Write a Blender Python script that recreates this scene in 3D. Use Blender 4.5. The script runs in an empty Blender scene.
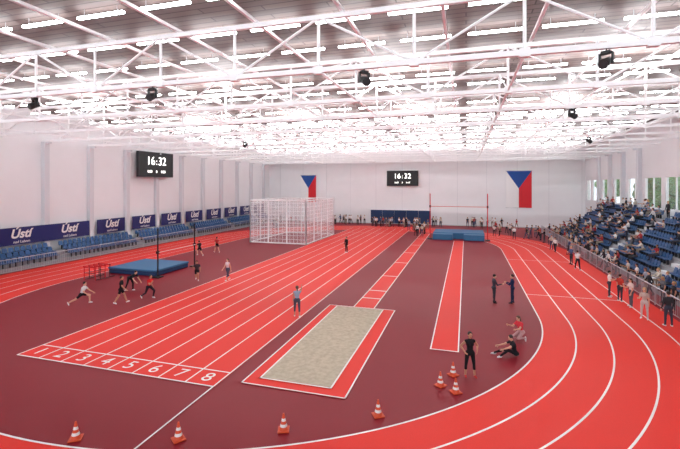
import bpy, bmesh, math, random
import numpy as np
from mathutils import Vector, Matrix
random.seed(7)
sc=bpy.context.scene
sc.view_settings.view_transform='Standard'
COL=sc.collection

def lin(c):
    c=c/255.0
    return c/12.92 if c<=0.04045 else ((c+0.055)/1.055)**2.4
def rgb(r,g,b): return (lin(r),lin(g),lin(b),1)

def mat(name,col,rough=0.6,spec=0.5,metal=0.0,noise=0.0,nscale=3.0,emis=None,estr=0.0,bump=0.0,alpha=1.0):
    m=bpy.data.materials.new(name); m.use_nodes=True
    nt=m.node_tree; b=nt.nodes['Principled BSDF']
    b.inputs['Base Color'].default_value=col
    b.inputs['Roughness'].default_value=rough
    b.inputs['Specular IOR Level'].default_value=spec
    b.inputs['Metallic'].default_value=metal
    b.inputs['Alpha'].default_value=alpha
    if emis:
        b.inputs['Emission Color'].default_value=emis
        b.inputs['Emission Strength'].default_value=estr
    if noise>0:
        tc=nt.nodes.new('ShaderNodeTexCoord'); n=nt.nodes.new('ShaderNodeTexNoise')
        n.inputs['Scale'].default_value=nscale; n.inputs['Detail'].default_value=6
        nt.links.new(tc.outputs['Object'],n.inputs['Vector'])
        r=nt.nodes.new('ShaderNodeValToRGB')
        r.color_ramp.elements[0].position=0.3; r.color_ramp.elements[1].position=0.7
        lo=tuple(c*(1-noise) for c in col[:3])+(1,); hi=tuple(min(1,c*(1+noise)) for c in col[:3])+(1,)
        r.color_ramp.elements[0].color=lo; r.color_ramp.elements[1].color=hi
        nt.links.new(n.outputs['Fac'],r.inputs['Fac']); nt.links.new(r.outputs['Color'],b.inputs['Base Color'])
        if bump>0:
            bp=nt.nodes.new('ShaderNodeBump'); bp.inputs['Strength'].default_value=bump
            bp.inputs['Distance'].default_value=0.05
            nt.links.new(n.outputs['Fac'],bp.inputs['Height']); nt.links.new(bp.outputs['Normal'],b.inputs['Normal'])
    return m

def randmat(name,cols,mul,rough=0.8):
    m=bpy.data.materials.new(name); m.use_nodes=True
    nt=m.node_tree; b=nt.nodes['Principled BSDF']; b.inputs['Roughness'].default_value=rough
    oi=nt.nodes.new('ShaderNodeObjectInfo'); mu=nt.nodes.new('ShaderNodeMath'); mu.operation='MULTIPLY'; mu.inputs[1].default_value=mul
    fr=nt.nodes.new('ShaderNodeMath'); fr.operation='FRACT'
    r=nt.nodes.new('ShaderNodeValToRGB'); r.color_ramp.interpolation='CONSTANT'
    els=r.color_ramp.elements
    while len(els)<len(cols): els.new(0.5)
    for i,c in enumerate(cols):
        els[i].position=i/len(cols)
    for i,c in enumerate(cols): els[i].color=c
    nt.links.new(oi.outputs['Random'],mu.inputs[0]); nt.links.new(mu.outputs[0],fr.inputs[0])
    nt.links.new(fr.outputs[0],r.inputs['Fac']); nt.links.new(r.outputs['Color'],b.inputs['Base Color'])
    return m

class MB:
    def __init__(s): s.v=[]; s.f=[]; s.m=[]; s.mats=[]
    def mi(s,m):
        if m not in s.mats: s.mats.append(m)
        return s.mats.index(m)
    def add(s,vs,fs,m):
        o=len(s.v); s.v+= [tuple(v) for v in vs]; i=s.mi(m)
        for f in fs: s.f.append([o+k for k in f]); s.m.append(i)
    def box(s,x0,x1,y0,y1,z0,z1,m,M=None):
        vs=[Vector(p) for p in [(x0,y0,z0),(x1,y0,z0),(x1,y1,z0),(x0,y1,z0),(x0,y0,z1),(x1,y0,z1),(x1,y1,z1),(x0,y1,z1)]]
        if M: vs=[M@v for v in vs]
        s.add(vs,[[0,3,2,1],[4,5,6,7],[0,1,5,4],[1,2,6,5],[2,3,7,6],[3,0,4,7]],m)
    def tube(s,a,b,r0,m,r1=None,n=6,caps=True):
        a=Vector(a); b=Vector(b); r1=r0 if r1 is None else r1
        d=(b-a).normalized(); u=d.orthogonal().normalized(); w=d.cross(u)
        vs=[]
        for p,r in((a,r0),(b,r1)):
            for i in range(n):
                t=2*math.pi*(i+.5)/n; vs.append(p+(u*math.cos(t)+w*math.sin(t))*r)
        fs=[[i,(i+1)%n,n+(i+1)%n,n+i] for i in range(n)]
        if caps: fs+= [list(range(n))[::-1],list(range(n,2*n))]
        s.add(vs,fs,m)
    def cap(s,a,b,r0,r1,m,n=12,h=4):
        a=Vector(a); b=Vector(b); L=(b-a).length
        d=(b-a).normalized() if L>1e-6 else Vector((0,0,1)); u=d.orthogonal().normalized(); w=d.cross(u)
        rings=[]
        for k in range(1,h+1):
            t=math.pi/2*k/h; rings.append((a-d*r0*math.cos(t),r0*math.sin(t)))
        for k in range(0,h):
            t=math.pi/2*(1-k/h); rings.append((b+d*r1*math.cos(t),r1*math.sin(t)))
        vs=[a-d*r0]
        for p,r in rings:
            for i in range(n):
                t=2*math.pi*i/n; vs.append(p+(u*math.cos(t)+w*math.sin(t))*r)
        vs.append(b+d*r1)
        fs=[[0,1+(i+1)%n,1+i] for i in range(n)]
        R=len(rings)
        for k in range(R-1):
            o=1+k*n
            for i in range(n): fs.append([o+i,o+(i+1)%n,o+n+(i+1)%n,o+n+i])
        o=1+(R-1)*n; e=len(vs)-1
        for i in range(n): fs.append([o+i,o+(i+1)%n,e])
        s.add(vs,fs,m)
    def ell(s,c,X,Y,Z,m,n=14,h=9):
        c=Vector(c)
        vs=[c-Z]
        for k in range(1,h):
            t=-math.pi/2+math.pi*k/h
            for i in range(n):
                p=2*math.pi*i/n
                vs.append(c+X*(math.cos(t)*math.cos(p))+Y*(math.cos(t)*math.sin(p))+Z*math.sin(t))
        vs.append(c+Z)
        fs=[[0,1+(i+1)%n,1+i] for i in range(n)]
        for k in range(h-2):
            o=1+k*n
            for i in range(n): fs.append([o+i,o+(i+1)%n,o+n+(i+1)%n,o+n+i])
        o=1+(h-2)*n; e=len(vs)-1
        for i in range(n): fs.append([o+i,o+(i+1)%n,e])
        s.add(vs,fs,m)
    def mesh(s,name,smooth=False):
        me=bpy.data.meshes.new(name); me.from_pydata(s.v,[],s.f)
        for m in s.mats: me.materials.append(m)
        me.polygons.foreach_set('material_index',s.m)
        if smooth: me.polygons.foreach_set('use_smooth',[True]*len(s.f))
        me.update(); return me
    def obj(s,name,smooth=False,loc=(0,0,0),parent=None):
        o=bpy.data.objects.new(name,s.mesh(name,smooth)); COL.objects.link(o); o.location=loc
        if parent: o.parent=parent
        return o

def empty(name,loc=(0,0,0)):
    o=bpy.data.objects.new(name,None); COL.objects.link(o); o.location=loc; o.empty_display_size=.2; return o

def text_obj(name,txt,size,M,m,parent=None,extrude=0.01,offset=0.0,shear=0.0):
    cu=bpy.data.curves.new(name,'FONT'); cu.body=txt; cu.size=size; cu.align_x='CENTER'; cu.align_y='CENTER'
    cu.extrude=extrude; cu.offset=offset; cu.shear=shear
    t=bpy.data.objects.new(name+'_tmp',cu); COL.objects.link(t)
    dg=bpy.context.evaluated_depsgraph_get()
    me=bpy.data.meshes.new_from_object(t.evaluated_get(dg)); bpy.data.objects.remove(t)
    me.transform(M); me.materials.clear(); me.materials.append(m)
    o=bpy.data.objects.new(name,me); COL.objects.link(o)
    if parent: o.parent=parent
    return o
def MFLOOR(x,y,z): return Matrix(((1,0,0,x),(0,1,0,y),(0,0,1,z),(0,0,0,1)))
def MLEFT(x,y,z):  return Matrix(((0,0,1,x),(1,0,0,y),(0,1,0,z),(0,0,0,1)))
def MFAR(x,y,z):   return Matrix(((1,0,0,x),(0,0,-1,y),(0,1,0,z),(0,0,0,1)))

# ---------------- materials
RED=mat('track_red',rgb(228,42,28),0.5,0.2,noise=0.06,nscale=60,bump=0.02)
MAR=mat('floor_maroon',rgb(134,16,32),0.48,0.2,noise=0.08,nscale=50,bump=0.02)
WHT=mat('line_white',rgb(240,236,232),0.5)
SAND=mat('sand',rgb(190,176,156),0.95,0.1,noise=0.14,nscale=5,bump=0.6)
WALL=mat('wall_white',rgb(236,237,239),0.7,noise=0.015,nscale=0.6)
COLM=mat('column_white',rgb(214,216,220),0.6)
STEEL=mat('truss_white',rgb(242,242,243),0.4,0.5)
LAMP=mat('lamp_emit',rgb(255,255,255),0.5,emis=(0.93,0.98,1.0,1),estr=20)
NAVY=mat('banner_navy',rgb(20,30,96),0.5)
BLUE=mat('seat_blue',rgb(28,78,128),0.45,noise=0.1,nscale=2)
MATB=mat('mat_blue',rgb(48,104,146),0.6)
MATD=mat('mat_dark',rgb(20,54,96),0.6)
CONC=mat('concrete',rgb(150,152,156),0.8,noise=0.08,nscale=2)
RAIL=mat('rail_steel',rgb(180,185,190),0.35,0.6,metal=0.4)
BLK=mat('black_plastic',rgb(18,18,20),0.45)
DARK=mat('dark_steel',rgb(45,45,48),0.5)
LED=mat('led_digits',rgb(250,250,250),0.5,emis=(1,1,.95,1),estr=2.0)
FR=mat('flag_red',rgb(208,32,44),0.7); FB=mat('flag_blue',rgb(24,74,150),0.7); FW=mat('flag_white',rgb(240,240,240),0.7)
ORG=mat('cone_orange',rgb(214,80,42),0.5)
NETW=mat('net_white',rgb(245,245,246),0.6)
NETF=mat('net_fabric',rgb(240,240,243),0.8,alpha=0.22)
GLS=mat('window_glass',rgb(210,225,225),0.05,alpha=0.15)
LEAF=mat('foliage',rgb(96,128,70),0.8,noise=0.4,nscale=3,bump=0.5)
BARK=mat('bark',rgb(90,70,55),0.9)
GRASS=mat('grass',rgb(120,145,90),0.9,noise=0.2,nscale=1)

# ceiling: planked wood
CEIL=bpy.data.materials.new('ceiling_planks'); CEIL.use_nodes=True
nt=CEIL.node_tree; b=nt.nodes['Principled BSDF']; b.inputs['Roughness'].default_value=.6; b.inputs['Specular IOR Level'].default_value=.3
tc=nt.nodes.new('ShaderNodeTexCoord'); br=nt.nodes.new('ShaderNodeTexBrick')
br.inputs['Scale'].default_value=1.0; br.inputs['Brick Width'].default_value=5.0; br.inputs['Row Height'].default_value=0.42
br.inputs['Mortar Size'].default_value=0.03
br.inputs['Color1'].default_value=rgb(116,102,98); br.inputs['Color2'].default_value=rgb(98,84,82); br.inputs['Mortar'].default_value=rgb(58,48,46)
nt.links.new(tc.outputs['Object'],br.inputs['Vector']); nt.links.new(br.outputs['Color'],b.inputs['Base Color'])

XL,XR,YF,YB,ZC=-39.0,19.0,78.0,-6.0,14.2
def slab(name,x0,x1,y0,y1,z0,z1,m):
    a=MB(); a.box(x0,x1,y0,y1,z0,z1,m); return a.obj(name)
slab('floor',XL,XR,YB,YF,-.3,0,MAR)
slab('ceiling',XL-.3,XR+.3,YB,YF+.3,ZC,ZC+.3,CEIL)
slab('wall_far',XL-.3,XR+.3,YF,YF+.3,-.3,ZC,WALL)
slab('wall_left',XL-.3,XL,YB,YF,-.3,ZC,WALL)
# right wall with windows
a=MB()
wz0,wz1=4.9,8.2
a.box(XR,XR+.3,YB,YF,-.3,wz0,WALL); a.box(XR,XR+.3,YB,YF,wz1,ZC,WALL); a.box(XR,XR+.3,YB,34,wz0,wz1,WALL)
wins=[]
y=34.0
while y<77:
    y1=min(y+5,YF); a.box(XR,XR+.3,y,y+.9,wz0,wz1,WALL); wins.append((y+.9,y1)); y+=5
a.box(XR,XR+.3,YF-1,YF,wz0,wz1,WALL)
a.obj('wall_right')
for i,(p,q) in enumerate(wins):
    q=min(q,YF-1)
    if q-p<.5: continue
    w=MB(); w.box(XR+.12,XR+.14,p,q,wz0,wz1,GLS)
    for yy in (p+.04,(p+q)/2,q-.04): w.box(XR+.05,XR+.2,yy-.04,yy+.04,wz0,wz1,STEEL)
    w.box(XR+.05,XR+.2,p,q,wz0,wz0+.08,STEEL); w.box(XR+.05,XR+.2,p,q,wz1-.08,wz1,STEEL)
    w.obj('window_%d'%(i+1))
slab('trim_1',XL+.0,XR,YF-.06,YF,0,.15,COLM)
a=MB()
for k in range(0,12):
    x=XL+2.5+k*5; a.box(x-.03,x+.03,YF-.03,YF,0.2,ZC,COLM)
a.obj('trim_2')
for k in range(13):
    yy=15+5*k
    a=MB(); a.box(XL,XL+.45,yy-.25,yy+.25,0,11.5,COLM); a.box(XL,XL+.9,yy-.12,yy+.12,11.3,11.5,COLM)
    a.obj('wall_column')
for k in range(4):
    yy=55+5*k
    a=MB(); a.box(XR-.4,XR,yy-.25,yy+.25,0,11.5,COLM); a.box(XR-.8,XR,yy-.12,yy+.12,11.3,11.5,COLM); a.obj('wall_column')
# outside
slab('ground_lawn',XR+.3,60,20,110,-.4,-.3,GRASS)
for (tx,ty,h) in [(26,48,9),(28,56,10),(25,64,8.5),(27,72,10),(30,80,9),(29,40,9.5),(26,90,10)]:
    a=MB(); a.tube((0,0,0),(0,0,h*.55),.28,BARK,.14,n=10)
    for j in range(5):
        an=j*1.26; a.tube((0,0,h*.4),(math.cos(an)*1.6,math.sin(an)*1.6,h*.65),.1,BARK,.04)
    for j in range(16):
        an=random.uniform(0,6.28); rr=random.uniform(0,2.1); r=random.uniform(.8,1.4)
        a.ell((math.cos(an)*rr,math.sin(an)*rr,h*.72+random.uniform(-1.6,1.8)),Vector((r,0,0)),Vector((0,r,0)),Vector((0,0,r*.8)),LEAF,n=9,h=6)
    a.obj('deciduous_tree',True,(tx,ty,-.3))

# ---------------- track
CX,R0,Y1,Y2=-12.65,16.5,25.3,50.0
def stadium(off,N=128):
    r=R0+off; P=[]
    for i in range(N+1):
        t=-math.pi+math.pi*i/N; P.append((CX+r*math.cos(t),Y1+r*math.sin(t)))
    for i in range(N+1):
        t=math.pi*i/N; P.append((CX+r*math.cos(t),Y2+r*math.sin(t)))
    return P
def ring(a,o0,o1,z,m):
    A=stadium(o0);B=stadium(o1);n=len(A)
    a.add([(x,y,z) for x,y in A]+[(x,y,z) for x,y in B],[[i,n+i,n+(i+1)%n,(i+1)%n] for i in range(n)],m)
def flat(a,x0,x1,y0,y1,z,m): a.add([(x0,y0,z),(x1,y0,z),(x1,y1,z),(x0,y1,z)],[[0,1,2,3]],m)
a=MB(); ring(a,0,7.1,.006,RED)
LW=1.42
for i in range(5): ring(a,i*LW-.035,i*LW+.035,.012,WHT)
flat(a,CX+R0,CX+R0+4*LW,30.3,30.37,.014,WHT)
flat(a,CX+R0,CX+R0+4*LW,44,44.06,.014,WHT)
a.obj('oval_running_track')
SX0,SX1=-18.56,-8.8
trk=MB(); flat(trk,SX0-.05,SX1+.05,13.1,69,.018,RED)
for i in range(9):
    x=SX0+i*1.22; flat(trk,x-.03,x+.03,13.1,69,.024,WHT)
for yy in (13.1,14.25,62.0): flat(trk,SX0,SX1,yy-.035,yy+.035,.026,WHT)
flat(trk,SX1-.03,SX1+.03,9.3,13.1,.026,WHT)
st=trk.obj('sprint_track')
for i in range(8):
    text_obj('lane_number_%d'%(i+1),str(i+1),.9,MFLOOR(SX0+.61+i*1.22,13.67,.028),WHT,parent=st,extrude=0.001,offset=0.0)
# long jump pit
a=MB()
flat(a,-8.0,-3.95,13.65,24.15,.02,RED)
def frame(a,x0,x1,y0,y1,w,z,m):
    flat(a,x0,x1,y0,y0+w,z,m);flat(a,x0,x1,y1-w,y1,z,m);flat(a,x0,x0+w,y0,y1,z,m);flat(a,x1-w,x1,y0,y1,z,m)
frame(a,-8.0,-3.95,13.65,24.15,.06,.03,WHT)
frame(a,-7.5,-4.62,14.15,24.0,.07,.045,WHT)
nx,ny=26,80; vs=[];fs=[]
for j in range(ny+1):
    for i in range(nx+1):
        x=-7.43+2.74*i/nx; y=14.22+9.72*j/ny
        e=min(i,nx-i,j,ny-j)
        z=.052+(0 if e==0 else .014*math.sin(x*5+y*1.7)*math.sin(y*3.1+x)+random.uniform(0,.022))
        vs.append((x,y,z))
for j in range(ny):
    for i in range(nx):
        o=j*(nx+1)+i; fs.append([o,o+1,o+nx+2,o+nx+1])
a.add(vs,fs,SAND); a.obj('long_jump_sand_pit')
a=MB(); flat(a,-6.5,-5.2,24.15,64,.02,RED)
for x in(-6.5,-5.26): flat(a,x,x+.06,24.15,64,.026,WHT)
for yy in (26.2,28.2,33,39,45,51,57): flat(a,-6.5,-5.2,yy,yy+.14,.028,WHT)
a.obj('long_jump_runway')
a=MB(); flat(a,-1.55,-.3,18.9,56.6,.02,RED)
for x in(-1.55,-.36): flat(a,x,x+.06,18.9,56.6,.026,WHT)
flat(a,-1.55,-.3,18.9,18.98,.027,WHT); a.obj('pole_vault_runway')

# mats
def bevbox(name,boxes,bev=.05):
    a=MB()
    for bx in boxes: a.box(*bx)
    o=a.obj(name); md=o.modifiers.new('b','BEVEL'); md.width=bev; md.segments=2; return o
e=empty('pole_vault_landing_mat',(0,0,0))
o=bevbox('cushion',[(-4.3,2.3,58.4,63.2,0.02,.8,MATB),(-4.3,-1.7,57.0,58.36,.02,.78,MATB),(-.3,2.3,57.0,58.36,.02,.78,MATB),(-4.35,2.35,58.35,63.25,.62,.86,MATB)]);o.parent=e
for nm,x in(('upright_1',-4.7),('upright_2',2.7)):
    a=MB(); a.box(x-.3,x+.3,57.3,58.3,0.02,.12,DARK); a.tube((x,57.8,.1),(x,57.8,6.2),.06,FR,n=8); a.box(x-.1,x+.1,57.68,57.92,4.3,4.6,BLK); q=a.obj(nm);q.parent=e
a=MB(); a.tube((-4.7,57.68,4.45),(2.7,57.68,4.45),.035,ORG,n=6);q=a.obj('crossbar');q.parent=e
e2=empty('high_jump_landing_mat')
o=bevbox('cushion',[(-28.5,-23.8,27.5,31.6,.02,.36,MATD),(-28.55,-23.75,27.45,31.65,.365,.52,MATB)]);o.parent=e2
for nm,yy in(('upright_1',27.3),('upright_2',31.95)):
    a=MB(); a.box(-23.7,-23.1,yy-.3,yy+.3,0.02,.1,BLK); a.tube((-23.4,yy,.08),(-23.4,yy,3.9),.06,BLK,n=8); a.box(-23.5,-23.3,yy-.1,yy+.1,1.9,2.1,BLK); q=a.obj(nm);q.parent=e2
a=MB(); a.tube((-23.3,27.3,2.0),(-23.3,31.95,2.0),.025,WHT);q=a.obj('crossbar');q.parent=e2

# stacked hurdles
a=MB()
for j in range(4):
    y=25+j*.45
    for x in(-28.3,-27.2):
        a.tube((x,y,.03),(x,y,1.05),.03,DARK if j%2 else FR); a.tube((x,y,.04),(x,y+.5,.04),.03,DARK)
    a.box(-28.4,-27.1,y-.02,y+.02,.97,1.05,FR)
    a.tube((-28.3,y,.55),(-27.2,y,.55),.02,DARK)
a.obj('stacked_hurdles')

# throwing cage
e=empty('throwing_net_cage')
x0,x1,y0,y1,H=-26.4,-18.75,47.4,58.5,5.4
a=MB()
for x in np.linspace(x0,x1,4):
    for y in(y0,y1): a.tube((x,y,0.02),(x,y,H),.07,NETW,n=8)
    a.tube((x,y0,H),(x,y1,H),.06,NETW)
for y in np.linspace(y0,y1,5):
    for x in(x0,x1): a.tube((x,y,0.02),(x,y,H),.07,NETW,n=8)
for z in(.1,H):
    a.tube((x0,y0,z),(x1,y0,z),.07,NETW);a.tube((x0,y1,z),(x1,y1,z),.07,NETW);a.tube((x0,y0,z),(x0,y1,z),.07,NETW);a.tube((x1,y0,z),(x1,y1,z),.07,NETW)
q=a.obj('frame');q.parent=e
a=MB()
for z in np.arange(.6,H,.5):
    for y in(y0,y1): a.tube((x0,y,z),(x1,y,z),.014,NETW,n=4,caps=False)
    for x in(x0,x1): a.tube((x,y0,z),(x,y1,z),.014,NETW,n=4,caps=False)
for x in np.arange(x0+.5,x1,.5):
    for y in(y0,y1): a.tube((x,y,0.1),(x,y,H),.014,NETW,n=4,caps=False)
for y in np.arange(y0+.5,y1,.5):
    for x in(x0,x1): a.tube((x,y,0.1),(x,y,H),.014,NETW,n=4,caps=False)
for y in(y0,y1): a.add([(x0,y,.1),(x1,y,.1),(x1,y,H),(x0,y,H)],[[0,1,2,3]],NETF)
for x in(x0,x1): a.add([(x,y0,.1),(x,y1,.1),(x,y1,H),(x,y0,H)],[[0,1,2,3]],NETF)
q=a.obj('net');q.parent=e

# ---------------- roof
ZB,ZT=11.6,13.55
def truss(y):
    a=MB()
    a.box(XL+.02,XR-.02,y-.08,y+.08,ZT-.09,ZT+.09,STEEL)
    a.box(XL+.02,XR-.02,y-.08,y+.08,ZB-.09,ZB+.09,STEEL)
    xs=[-15.8+3.52*k for k in range(-6,10)]
    for i,x in enumerate(xs):
        a.tube((x,y,ZB),(x,y,ZT),.06,STEEL,n=6)
        if i<len(xs)-1:
            xn=xs[i+1]
            if i%2==0: a.tube((x,y,ZB),(xn,y,ZT),.05,STEEL)
            else: a.tube((x,y,ZT),(xn,y,ZB),.05,STEEL)
        a.box(x-.16,x+.16,y-.1,y+.1,ZB-.14,ZB+.14,STEEL)
    a.obj('roof_truss')
TY=[14.5]+[20+5*k for k in range(12)]
for y in TY: truss(y)
a=MB()
for x in(-33.4,-26.36,-15.8,-5.24,1.8,12.36):
    a.tube((x,14.5,ZB),(x,75,ZB),.045,STEEL)
    for i in range(len(TY)-1):
        p,q=TY[i],TY[i+1]; a.tube((x,p,ZB),(x,q,ZT),.035,STEEL)
for x in np.arange(-36,18.5,3.52):
    a.box(x-.06,x+.06,0,YF-.1,ZT+.1,ZT+.22,STEEL)
a.obj('roof_bracing')
a=MB(); h=MB()
for y in np.arange(6.4,77,3.1):
    for x in np.arange(-38.0,17,2.93):
        a.box(x,x+2.2,y-.065,y+.065,13.84,13.92,LAMP)
        for xx in(x+.3,x+1.9): h.tube((xx,y,13.92),(xx,y,ZC),.012,RAIL,n=4)
a.obj('ceiling_light_strips'); h.obj('light_hangers')
# added fill lamps without fixtures, aimed up to make the ceiling glow softly
for ix,X in enumerate((-27,-15.5,-4,7.5)):
    for iy,Y in enumerate((24,37.5,52.5,67.5)):
        l=bpy.data.lights.new('ceiling_glow_fill','AREA'); l.shape='RECTANGLE'; l.size=2.5; l.size_y=1; l.energy=(520,600,350,300)[iy]; l.color=(.96,.98,1)
        o=bpy.data.objects.new('ceiling_glow_fill',l); COL.objects.link(o); o.location=(X,Y,12.3); o.rotation_euler=(math.pi,0,0)

def spot(x,y,z):
    a=MB()
    a.box(-.18,.18,-.12,.12,-.16,-.02,BLK); a.tube((0,0,-.02),(0,0,.12),.03,BLK)
    for s in(-1,1): a.box(s*.24-.03,s*.24+.03,-.08,.08,-.6,-.1,BLK)
    a.box(-.27,.27,-.08,.08,-.16,-.1,BLK)
    a.tube((0,.22,-.38),(0,-.3,-.62),.16,BLK,.21,n=14); a.tube((0,-.3,-.62),(0,-.33,-.634),.18,DARK,.18,n=14)
    o=a.obj('stage_spotlight',loc=(x,y,z)); o.rotation_euler=(0,0,random.uniform(-.9,.9)); o.scale=(.74,.74,.74)
for p in [(-3.5,14.5),(4.1,14.5),(-12.7,14.5),(-19.4,14.5),(5.45,25),(-20,35),(10,40)]: spot(p[0],p[1],ZB-.14)

# ---------------- displays, flags, banners
def display(name,M,w,h):
    e=MB(); e.box(-w/2,w/2,-h/2,h/2,0,.35,BLK,M); o=e.obj(name)
    f=MB(); t=.08
    f.box(-w/2-t,w/2+t,-h/2-t,-h/2,0,.4,DARK,M);f.box(-w/2-t,w/2+t,h/2,h/2+t,0,.4,DARK,M);f.box(-w/2-t,-w/2,-h/2,h/2,0,.4,DARK,M);f.box(w/2,w/2+t,-h/2,h/2,0,.4,DARK,M)
    f.obj('bezel',parent=o)
    text_obj('digits_hours','16',h*.5,M@MFLOOR(-w*.17,h*.14,.36),LED,parent=o)
    text_obj('digits_minutes','32',h*.5,M@MFLOOR(w*.17,h*.14,.36),LED,parent=o)
    text_obj('colon',':',h*.4,M@MFLOOR(0,h*.12,.36),LED,parent=o)
    text_obj('caption','0:00     0     0:00',h*.16,M@MFLOOR(0,-h*.3,.36),LED,parent=o)
    return o
display('scoreboard_clock',MLEFT(XL+.5,44.3,9.95),6.0,3.0)
a=MB()
display('scoreboard_clock',MFAR(-11.4,YF-.02,8.6),5.7,2.7)
def flag(x,zc,w,h):
    a=MB(); N=16
    def P(u,v): return (x-w/2+u*w, YF-.16-.04*math.sin(u*9), zc-h/2+v*h)
    for i in range(N):
        u0,u1=i/N,(i+1)/N
        d0=.48*(1-abs(u0-.5)*2); d1=.48*(1-abs(u1-.5)*2)
        m=FW if i<N/2 else FR
        a.add([P(u0,1-d0),P(u1,1-d1),P(u1,1),P(u0,1)],[[0,1,2,3]],FB)
        a.add([P(u0,0),P(u1,0),P(u1,1-d1),P(u0,1-d0)],[[0,1,2,3]],m)
    a.tube((x-w/2-.1,YF-.16,zc+h/2),(x+w/2+.1,YF-.16,zc+h/2),.05,RAIL)
    a.tube((x-w/2-.1,YF-.16,zc-h/2),(x+w/2+.1,YF-.16,zc-h/2),.03,RAIL)
    for s in(-1,1):
        for z in(-1,1): a.tube((x+s*w*.4,YF-.16,zc+z*h/2),(x+s*w*.4,YF-.005,zc+z*h/2),.03,RAIL)
    a.obj('national_flag')
flag(8.75,6.6,4.1,6.4); flag(-30.3,6.6,3.3,5.4)
a=MB(); 
for k in range(5): a.box(-17.5+k*2.26+.02,-17.5+(k+1)*2.26-.02,YF-.18,YF-.07,.16,2.6,MATD)
a.obj('wall_padding')
def banner(y0,y1,n):
    a=MB(); a.box(XL+.47,XL+.55,y0,y1,2.0,3.55,NAVY); o=a.obj('advertising_banner')
    for i in range(n):
        y=y0+(y1-y0)*(i+.5)/n
        text_obj('logo_text','Ústí',1.1,MLEFT(XL+.56,y,2.95),WHT,parent=o,offset=.03,shear=.25)
        text_obj('logo_subtext','nad Labem',.34,MLEFT(XL+.56,y+.1,2.25),WHT,parent=o,shear=.1)
banner(20.3,34.6,3)
for k in range(8): banner(35.6+5*k,39.4+5*k,1)

# ---------------- left seating
a=MB()
for i in range(3): a.box(-38.5,-36.6-.6*i,12,76,0,.35+.35*i,CONC)
a.obj('seating_terrace')
def seat(a,x,y,z,sgn):
    M=Matrix.Translation((x,y,z))@Matrix.Scale(sgn,4,(1,0,0))
    a.box(-.2,.2,-.21,.21,.38,.42,BLUE,M)
    a.add([M@Vector(p) for p in [(.17,-.21,.4),(.21,-.21,.4),(.21,.21,.4),(.17,.21,.4),(.23,-.22,.6),(.27,-.22,.6),(.27,.22,.6),(.23,.22,.6),(.28,-.17,.8),(.31,-.17,.8),(.31,.17,.8),(.28,.17,.8)]],
      [[0,1,5,4],[1,2,6,5],[2,3,7,6],[3,0,4,7],[4,5,9,8],[5,6,10,9],[6,7,11,10],[7,4,8,11],[8,9,10,11]],BLUE)
    a.box(-.02,.14,-.03,.03,0,.38,DARK,M)
a=MB()
for i in range(3):
    for y in np.arange(13,75,.52):
        if (y%10)<1: continue
        seat(a,-36.9-.6*i,y,.352+.35*i,-1)
a.obj('stadium_seats')
def fence(name,x,y0,y1,h=1.1):
    a=MB()
    a.tube((x,y0,h),(x,y1,h),.04,RAIL,n=8); a.tube((x,y0,.12),(x,y1,.12),.025,RAIL)
    for y in np.arange(y0,y1+.01,2.0): a.tube((x,y,0.01),(x,y,h),.035,RAIL)
    for y in np.arange(y0,y1,.2): a.tube((x,y,.12),(x,y,h),.012,RAIL,n=4,caps=False)
    a.obj(name)
fence('track_side_fence',-36.35,12,76,1.15)
fence('spectator_fence',11.1,14,70,1.1)

# ---------------- right stand
NR,SX,SD,SR=8,12.3,.74,.53
def rowz(i): return .4+i*SR
a=MB()
for i in range(NR): a.box(SX+i*SD,18.6 if i==NR-1 else SX+(i+1)*SD,14,66,0,rowz(i),CONC)
aisles=[24,35,46,57]
for yy in aisles:
    for i in range(NR-1): a.box(SX+(i+.5)*SD,SX+(i+1)*SD,yy-.6,yy+.6,rowz(i),rowz(i)+SR/2,COLM)
a.obj('grandstand_terrace')
a=MB()
seatpos=[]
for i in range(NR):
    for y in np.arange(14.5,65.5,.52):
        if min(abs(y-q) for q in aisles)<.85: continue
        seat(a,SX+i*SD+.4,y,rowz(i)+.002,1); seatpos.append((i,SX+i*SD+.4,y,rowz(i)))
a.obj('grandstand_seats')

# ---------------- people
SK=[mat('skin_a',rgb(214,164,138),.6),mat('skin_b',rgb(186,132,104),.6),mat('skin_c',rgb(120,80,60),.6)]
EYE=mat('eye_dark',rgb(30,24,22),.3); LIP=mat('lip',rgb(160,80,76),.5)
HAIR={'dark':mat('hair_dark',rgb(38,28,24),.6),'brown':mat('hair_brown',rgb(86,58,40),.6),'blond':mat('hair_blond',rgb(186,150,100),.6)}
cm={}
def cloth(r,g,b):
    k=(r,g,b)
    if k not in cm: cm[k]=mat('cloth_%d_%d_%d'%k,rgb(r,g,b),.85,.2,noise=.08,nscale=12)
    return cm[k]
RSH=randmat('cloth_random_top',[rgb(225,225,225),rgb(30,32,40),rgb(170,50,50),rgb(60,80,120),rgb(200,190,175),rgb(90,92,98),rgb(225,222,218),rgb(45,50,60),rgb(150,160,175)],1)
RPA=randmat('cloth_random_legs',[rgb(35,38,50),rgb(70,80,105),rgb(25,25,28),rgb(140,130,115),rgb(60,60,66)],7.3)
RHR=randmat('hair_random',[rgb(38,28,24),rgb(86,58,40),rgb(30,24,22),rgb(170,136,92)],13.7)

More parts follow.
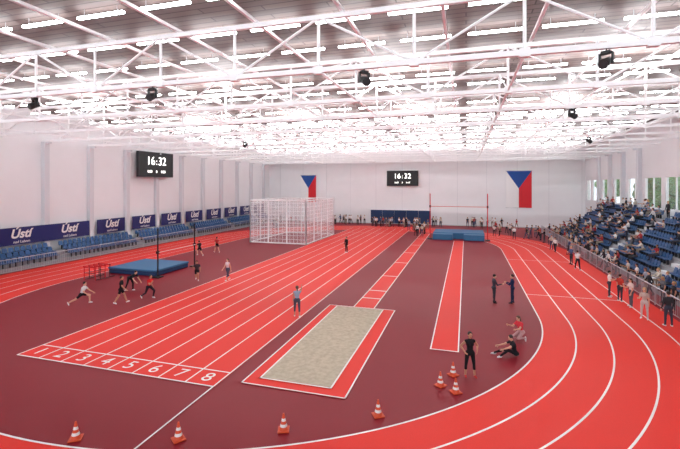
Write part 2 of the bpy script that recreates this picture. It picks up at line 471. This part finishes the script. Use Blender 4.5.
def rad(d): return math.radians(d)
def build(pose,fem=False,vox=.02,mats=None,outfit='long',hair='short'):
    lean=rad(pose.get('lean',0)); U=Vector((0,math.sin(lean),math.cos(lean))); F=Vector((0,math.cos(lean),-math.sin(lean))); R=Vector((1,0,0))
    P=Vector((0,0,0)); sw=.165 if fem else .19; hw=.095
    tmp=mats['skin']; a=MB(); segs=[]
    def S(p,q,r,l): segs.append((Vector(p),Vector(q),r,l))
    def C(p,q,r0,r1,l): a.cap(p,q,r0,r1,tmp); S(p,q,(r0+r1)/2,l)
    a.ell(P+U*.0,R*(.17 if fem else .16),F*.115,U*.13,tmp)
    a.ell(P+U*.17,R*(.125 if fem else .145),F*.095,U*.17,tmp)
    a.ell(P+U*.33,R*(.155 if fem else .185),F*.12,U*.18,tmp)
    if fem:
        for s in(-1,1): a.ell(P+U*.33+R*s*.07+F*.085,R*.06,F*.05,U*.06,tmp)
    for s in(-1,1): a.ell(P-U*.04+R*s*.075-F*.06,R*.085,F*.08,U*.09,tmp)
    S(P-U*.02,P+U*.08,.13,'hipz'); S(P+U*.12,P+U*.42,.13,'torso')
    for s in(-1,1): S(P+U*.3,P+U*.43+R*s*sw*.9,.07,'torso')
    nk=P+U*.49
    C(P+U*.435-R*sw*.85,P+U*.435+R*sw*.85,.062,.062,'torso')
    hp=rad(pose.get('head',0))+lean*.3; hy=rad(pose.get('yaw',0))
    HU=Vector((0,math.sin(hp),math.cos(hp)))
    HF=Vector((math.sin(hy)*-1,math.cos(hy)*math.cos(hp),-math.sin(hp)*math.cos(hy))).normalized(); HR=HF.cross(HU).normalized(); HU=HR.cross(HF)
    C(P+U*.44,nk+HU*.08,.058,.052,'neck')
    hc=nk+HU*.165+HF*.015
    a.ell(hc+HU*.02,HR*.076,HF*.095,HU*.1,tmp); a.ell(hc-HU*.045+HF*.025,HR*.058,HF*.068,HU*.07,tmp)
    a.cap(hc+HF*.09+HU*.005,hc+HF*.108-HU*.025,.01,.015,tmp,n=8)
    for s in(-1,1): a.ell(hc+HR*s*.08,HR*.014,HF*.022,HU*.034,tmp)
    S(hc-HU*.06,hc+HU*.04,.09,'head')
    hands=[];feet=[]
    for s,k in((-1,'L'),(1,'R')):
        hf,ab,kf=[rad(v) for v in pose.get('leg'+k,(0,3,0))]
        hip=P-U*.03+R*s*hw
        kn=hip+Vector((s*math.sin(ab),math.sin(hf)*math.cos(ab),-math.cos(hf)*math.cos(ab)))*.43
        ca=hf-kf; an=kn+Vector((s*math.sin(ab)*.5,math.sin(ca),-math.cos(ca))).normalized()*.41
        fa=0 if pose.get('flat') else (ca*.75 if abs(ca)>.2 else 0)
        if pose.get('ff'+k) is not None: fa=rad(pose['ff'+k])
        fd=Vector((s*.15,math.cos(fa),math.sin(fa))).normalized()
        fdn=Vector((0,math.sin(fa),-math.cos(fa)))
        mk=(hip+kn)/2; a.cap(hip,kn,.093,.06,tmp); S(hip,mk,.085,'thigh1'); S(mk,kn,.065,'thigh2')
        mc=kn*.6+an*.4; back=(Vector((0,-math.cos(ca),-math.sin(ca))))
        a.cap(kn,an,.058,.04,tmp); a.cap(kn*.8+an*.2+back*.015,kn*.45+an*.55+back*.01,.054,.048,tmp)
        S(kn,mc,.055,'calf1'); S(mc,an,.045,'calf2')
        he=an+fdn*.04-fd*.03
        a.cap(he,an+fdn*.045+fd*.14,.04,.034,tmp); a.cap(an,an+fd*.1+fdn*.03,.04,.03,tmp); S(he,an+fdn*.045+fd*.16,.045,'foot')
        af,aa,ef=[rad(v) for v in pose.get('arm'+k,(4,9,14))]
        sh=P+U*.425+R*s*sw
        el=sh+Vector((s*math.sin(aa),math.sin(af)*math.cos(aa),-math.cos(af)*math.cos(aa)))*.285
        inn=pose.get('in'+k,0.0)
        fdv=Vector((s*math.sin(aa)*.6-s*inn,math.sin(af+ef),-math.cos(af+ef))).normalized()
        wr=el+fdv*.25
        ma=(sh+el)/2
        a.cap(sh,el,.056,.043,tmp); a.cap(el,wr,.043,.028,tmp); S(sh,ma,.055,'arm1');S(ma,el,.045,'arm2');S(el,wr,.034,'fore')
        side=Vector((1,0,0)); side=(side-fdv*side.dot(fdv)).normalized(); nrm=fdv.cross(side).normalized()
        pc=wr+fdv*.05; a.ell(pc,nrm*.04,side*.018,fdv*.055,tmp); S(wr,pc+fdv*.04,.03,'hand')
        hands.append((wr,fdv,nrm,side*(-s)))
    o=a.obj('tmpbody')
    md=o.modifiers.new('r','REMESH'); md.mode='VOXEL'; md.voxel_size=vox
    sm=o.modifiers.new('s','SMOOTH'); sm.iterations=3; sm.factor=.5
    dg=bpy.context.evaluated_depsgraph_get(); me=bpy.data.meshes.new_from_object(o.evaluated_get(dg)); bpy.data.objects.remove(o)
    n=len(me.polygons); c=np.empty(n*3); me.polygons.foreach_get('center',c); c=c.reshape(-1,3)
    D=[]
    for p,q,r,l in segs:
        p=np.array(p);q=np.array(q);d=q-p;t=np.clip(((c-p)@d)/max(d@d,1e-9),0,1)
        D.append(np.linalg.norm(c-(p+t[:,None]*d),axis=1)-r)
    idx=np.argmin(np.array(D),axis=0)
    SL=['skin','top','legs','shoes','hair','eye','lip']
    of={'long':dict(torso=1,arm1=1,arm2=1,fore=1,hipz=2,thigh1=2,thigh2=2,calf1=2,calf2=2,foot=3),
        'suit':dict(torso=1,arm1=1,arm2=1,fore=1,hipz=1,thigh1=2,thigh2=2,calf1=2,calf2=2,foot=3),
        'tee':dict(torso=1,arm1=1,hipz=2,thigh1=2,thigh2=2,calf1=2,calf2=2,foot=3),
        'shorts':dict(torso=1,arm1=1,hipz=2,thigh1=2,foot=3),
        'tights':dict(torso=1,hipz=2,thigh1=2,thigh2=2,calf1=2,foot=3)}[outfit]
    lab=[of.get(l,0) for _,_,_,l in segs]
    mi=[lab[i] for i in idx]
    me.materials.clear()
    for k in SL: me.materials.append(mats[k])
    me.polygons.foreach_set('material_index',mi); me.polygons.foreach_set('use_smooth',[True]*n)
    x=MB(); x.mats=[mats[k] for k in SL]
    def mm(k): return mats[k]
    for s in(-1,1): x.ell(hc+HF*.087+HR*s*.031+HU*.012,HR*.013,HF*.01,HU*.009,mm('eye'),n=8,h=5)
    x.ell(hc+HF*.09-HU*.05,HR*.024,HF*.008,HU*.008,mm('lip'),n=8,h=5)
    x.ell(hc+HU*.042-HF*.022,HR*.09,HF*.098,HU*.094,mm('hair'))
    if hair=='long':
        x.ell(hc-HU*.07-HF*.06,HR*.085,HF*.05,HU*.16,mm('hair'))
    if hair=='pony':
        x.cap(hc+HU*.05-HF*.11,hc-HU*.14-HF*.15,.035,.018,mm('hair'),n=8)
        x.cap(hc+HU*.05-HF*.08,hc+HU*.05-HF*.12,.03,.03,mm('hair'),n=8)
    for wr,fv,nr,inn in hands:
        for i,(off,L) in enumerate(((-.03,.058),(-.01,.072),(.01,.078),(.029,.07))):
            p0=wr+fv*.088+nr*off; p1=p0+fv*L*.5+inn*.006; p2=p1+(fv*.8+inn*.6).normalized()*L*.5
            x.cap(p0,p1,.0095,.0088,mm('skin'),n=6,h=2); x.cap(p1,p2,.0088,.0075,mm('skin'),n=6,h=2)
        t0=wr+fv*.03+nr*.03; t1=t0+(fv*.6+nr*.8).normalized()*.04; t2=t1+(fv+nr*.2+inn*.3).normalized()*.032
        x.cap(t0,t1,.013,.011,mm('skin'),n=6,h=2); x.cap(t1,t2,.011,.008,mm('skin'),n=6,h=2)
    xm=x.mesh('x',True)
    bm=bmesh.new(); bm.from_mesh(me); bm.from_mesh(xm)
    zmin=min(v.co.z for v in bm.verts)
    bmesh.ops.translate(bm,verts=bm.verts,vec=(0,0,-zmin)); bm.to_mesh(me); bm.free()
    me['pelvis']=-zmin
    return me
def mkm(skin=0,top=(200,200,200),legs=(30,30,35),shoes=(230,230,230),hair='dark'):
    return dict(skin=SK[skin],top=cloth(*top),legs=cloth(*legs),shoes=cloth(*shoes),hair=HAIR[hair],eye=EYE,lip=LIP)
POSE={
 'stand':dict(legL=(2,4,2),legR=(-3,4,0)),
 'talk':dict(legL=(4,5,4),legR=(-3,5,0),armR=(25,8,80),armL=(5,8,20),head=6),
 'cross':dict(legL=(3,5,2),legR=(-3,5,0),armR=(28,4,85),armL=(28,4,80),inL=.6,inR=.6),
 'run':dict(lean=14,legL=(58,2,75),legR=(-22,2,38),armL=(-45,8,80),armR=(40,6,90),ffR=-45),
 'walk':dict(lean=3,legL=(24,2,6),legR=(-16,2,16),armL=(-20,6,15),armR=(24,6,25)),
 'lunge':dict(lean=18,legL=(82,4,84),legR=(-48,4,18),armL=(40,10,20),armR=(30,10,30),ffR=-60,ffL=0),
 'bend':dict(lean=62,legL=(22,4,24),legR=(-14,4,8),armL=(28,8,10),armR=(30,8,25),flat=1),
 'armup':dict(legL=(8,4,8),legR=(-6,4,2),armL=(4,8,10),armR=(95,10,110),yaw=15),
 'hips':dict(legL=(3,7,2),legR=(-3,6,0),armL=(-25,35,80),armR=(-25,35,80),inL=.7,inR=.7),
 'sitg':dict(lean=14,legL=(118,8,62),legR=(103,12,33),armL=(66,8,12),armR=(62,8,16),head=15,flat=1),
 'kneel':dict(lean=14,legL=(62,8,148),legR=(60,8,148),armL=(45,8,50),armR=(50,8,60),ffL=-86,ffR=-86,head=12),
 'sit':dict(lean=6,legL=(84,5,82),legR=(84,6,86),armL=(30,6,50),armR=(32,6,52),inL=.25,inR=.25,flat=1),
 'sit2':dict(lean=24,legL=(84,9,88),legR=(84,8,80),armL=(46,8,55),armR=(44,8,60),inL=.3,inR=.3,flat=1,head=-8),
 'sit3':dict(lean=0,legL=(86,3,90),legR=(88,3,74),armL=(22,10,70),armR=(60,10,80),inL=.3,inR=.1,flat=1,yaw=25),
 'railp':dict(lean=16,legL=(4,4,4),legR=(-8,4,2),armL=(48,8,50),armR=(50,8,45)),
}
def person(name,x,y,rot,pose,fem=False,outfit='tee',hair_style='short',h=1.0,**kw):
    me=build(POSE[pose],fem,.018,mkm(**kw),outfit,hair_style); me.name=name
    o=bpy.data.objects.new(name,me); COL.objects.link(o); o.location=(x,y,.028 if x<5 else .014); o.rotation_euler=(0,0,rad(rot)); o.scale=(h,)*3
    return o
# on the infield
person('stretching_athlete',-22.5,19.7,-70,'lunge',top=(225,225,225),legs=(30,30,34),outfit='shorts')
person('walking_athlete',-20.4,20.6,-60,'walk',top=(28,28,32),legs=(24,24,28),outfit='shorts',skin=1)
person('bending_athlete',-22.3,23.3,-90,'bend',top=(30,30,36),legs=(30,30,34),outfit='tee')
person('running_athlete',-19.55,22.0,-95,'run',top=(196,36,40),legs=(34,30,40),outfit='tee',skin=1)
person('running_athlete',-19.7,27.2,-150,'run',top=(60,56,62),legs=(30,30,34),outfit='shorts',skin=1)
person('jogging_athlete',-17.45,27.9,170,'walk',fem=True,top=(224,210,214),legs=(70,72,90),outfit='tights',hair_style='pony',hair='brown')
person('jogging_athlete',-26.4,36.9,60,'run',top=(40,40,48),legs=(24,24,28),outfit='shorts')
person('jogging_athlete',-25.8,39.1,60,'walk',top=(190,60,60),legs=(24,24,28),outfit='shorts')
person('standing_woman_athlete',-9.0,21.4,20,'armup',fem=True,top=(150,168,190),legs=(66,70,86),outfit='tights',hair_style='pony',skin=1,hair='brown')
person('standing_man',-12.4,43.2,150,'stand',top=(26,28,32),legs=(26,28,32),outfit='long')
person('coach_in_suit',1.67,27.5,-75,'talk',top=(62,66,76),legs=(50,54,62),shoes=(30,26,24),outfit='suit',h=1.03)
person('coach_in_suit',2.74,27.7,80,'cross',top=(32,48,84),legs=(30,42,70),shoes=(30,26,24),outfit='suit',h=1.04)
person('standing_woman_athlete',.14,16.6,-160,'hips',fem=True,top=(28,26,30),legs=(24,24,28),shoes=(200,60,60),outfit='tights',hair_style='pony',skin=1)
person('sitting_athlete',2.0,19.2,110,'sitg',top=(36,36,42),legs=(26,26,30),outfit='tee')
person('kneeling_woman_athlete',2.48,21.2,130,'kneel',fem=True,top=(214,60,70),legs=(190,150,150),outfit='tee',hair_style='long',hair='brown')
# beside right fence
person('standing_man',10.06,25.6,10,'stand',top=(54,56,60),legs=(60,66,80),outfit='long',h=1.05)
person('standing_woman',9.35,26.6,150,'talk',fem=True,top=(190,170,160),legs=(200,190,186),outfit='tee',hair_style='long',hair='blond')
person('standing_woman',9.5,29.0,100,'talk',fem=True,top=(226,214,206),legs=(90,90,100),outfit='tee',hair_style='long',hair='brown')
person('standing_man',9.3,30.2,-60,'stand',top=(180,60,50),legs=(60,62,72),outfit='tee')
person('standing_man',9.0,31.2,-100,'cross',top=(230,226,220),legs=(60,62,72),outfit='tee')
person('standing_woman',9.2,40.2,0,'walk',fem=True,top=(230,230,230),legs=(40,40,50),outfit='tee')
RM=lambda s:dict(skin=SK[s],top=RSH,legs=RPA,shoes=cloth(50,46,46),hair=RHR,eye=EYE,lip=LIP)
seatm=[]
for i,(p,f,hr,ofi) in enumerate([('sit',False,'short','long'),('sit2',False,'short','tee'),('sit3',True,'long','long'),('sit',True,'long','tee'),('sit2',True,'pony','long'),('sit3',False,'short','tee')]):
    me=build(POSE[p],f,.026,RM(i%2),ofi,hr); me.name='spectator_seated'; seatm.append(me)
standm=[]
for i,(p,f,hr,ofi) in enumerate([('stand',False,'short','long'),('talk',True,'long','tee'),('cross',False,'short','long'),('railp',False,'short','tee'),('walk',True,'long','long'),('stand',True,'pony','tee')]):
    me=build(POSE[p],f,.026,RM(i%2),ofi,hr); me.name='spectator_standing'; standm.append(me)
def inst(name,me,x,y,z,rot):
    o=bpy.data.objects.new(name,me); COL.objects.link(o); o.location=(x,y,z); o.rotation_euler=(0,0,rad(rot)); s=random.uniform(.95,1.04); o.scale=(s,s,s); return o
random.seed(11)
vis=[s for s in seatpos if s[2]>22]
def wgt(s): return 1.0 if s[2]>42 else .6
used=set(); n=0
while n<92:
    s=random.choice(vis)
    if s in used or random.random()>wgt(s): continue
    used.add(s); n+=1
    inst('seated_spectator',random.choice(seatm),s[1]-.02,s[2],s[3],90+random.uniform(-12,12))
for k in range(14):
    inst('standing_spectator',random.choice(standm),18.3+random.uniform(-.12,.1),random.uniform(36,65),rowz(NR-1),90+random.uniform(-60,60))
for yy in aisles[1:]:
    for i in random.sample(range(NR-1),2):
        inst('standing_spectator',random.choice(standm),SX+(i+.22)*SD,yy+random.uniform(-.3,.3),rowz(i),90)
for k in range(28):
    inst('standing_spectator',random.choice(standm),random.uniform(11.6,11.85),26+k*1.5+random.uniform(-.4,.4),0,90+random.uniform(-15,15))
for k in range(52):
    x=random.choice([random.uniform(-24,-17.6),random.uniform(-6,9),random.uniform(-6,9),random.uniform(-17,-6.5)])
    inst('standing_spectator',random.choice(standm),x,random.uniform(74.2,76.8) if not -17.5<x<-6.3 else random.uniform(72,73),0,180+random.uniform(-60,60))
for k in range(22):
    inst('standing_spectator',random.choice(standm),random.choice([random.uniform(-9,-5),random.uniform(3.5,9)]),random.uniform(60,70),.026,180+random.uniform(-80,80))
for k in range(10):
    inst('standing_spectator',random.choice(standm),random.uniform(-35,-24),random.uniform(62,75),.014,180+random.uniform(-90,90))
for k in range(9):
    inst('standing_spectator',random.choice(standm),random.uniform(9.2,10.4),random.uniform(42,66),.014,random.uniform(0,360))

# ---------------- cones
def cone(x,y):
    a=MB()
    a.box(-.17,.17,-.17,.17,0,.03,ORG)
    prof=[(0.03,.13,ORG),(.12,.108,ORG),(.12,.108,WHT),(.2,.088,WHT),(.2,.088,ORG),(.28,.068,ORG),(.28,.068,WHT),(.36,.05,WHT),(.36,.05,ORG),(.5,.025,ORG)]
    for i in range(0,len(prof),2):
        z0,r0,m=prof[i]; z1,r1,_=prof[i+1]; a.tube((0,0,z0),(0,0,z1),r0,m,r1,n=18,caps=(i==8))
    a.obj('traffic_cone',loc=(x,y,.015)).rotation_euler=(0,0,random.uniform(0,1))
for p in[(-10.8,9.26),(-7.94,10.1),(-5.23,11.4),(-2.68,13.0),(-.9,15.6),(-.48,16.6),(-.35,15.25)]: cone(*p)

# ---------------- world & camera
w=bpy.data.worlds.new('World'); sc.world=w; w.use_nodes=True
w.node_tree.nodes['Background'].inputs[0].default_value=(0.85,0.92,1,1); w.node_tree.nodes['Background'].inputs[1].default_value=1.8
cam=bpy.data.cameras.new('camera'); co=bpy.data.objects.new('camera',cam); COL.objects.link(co)
co.location=(0,0,7.35); co.rotation_euler=(math.radians(90),0,math.radians(16.9))
cam.lens=415*36/680; cam.sensor_width=36; cam.shift_y=-(224.5-185)/680; cam.clip_end=500
sc.camera=co
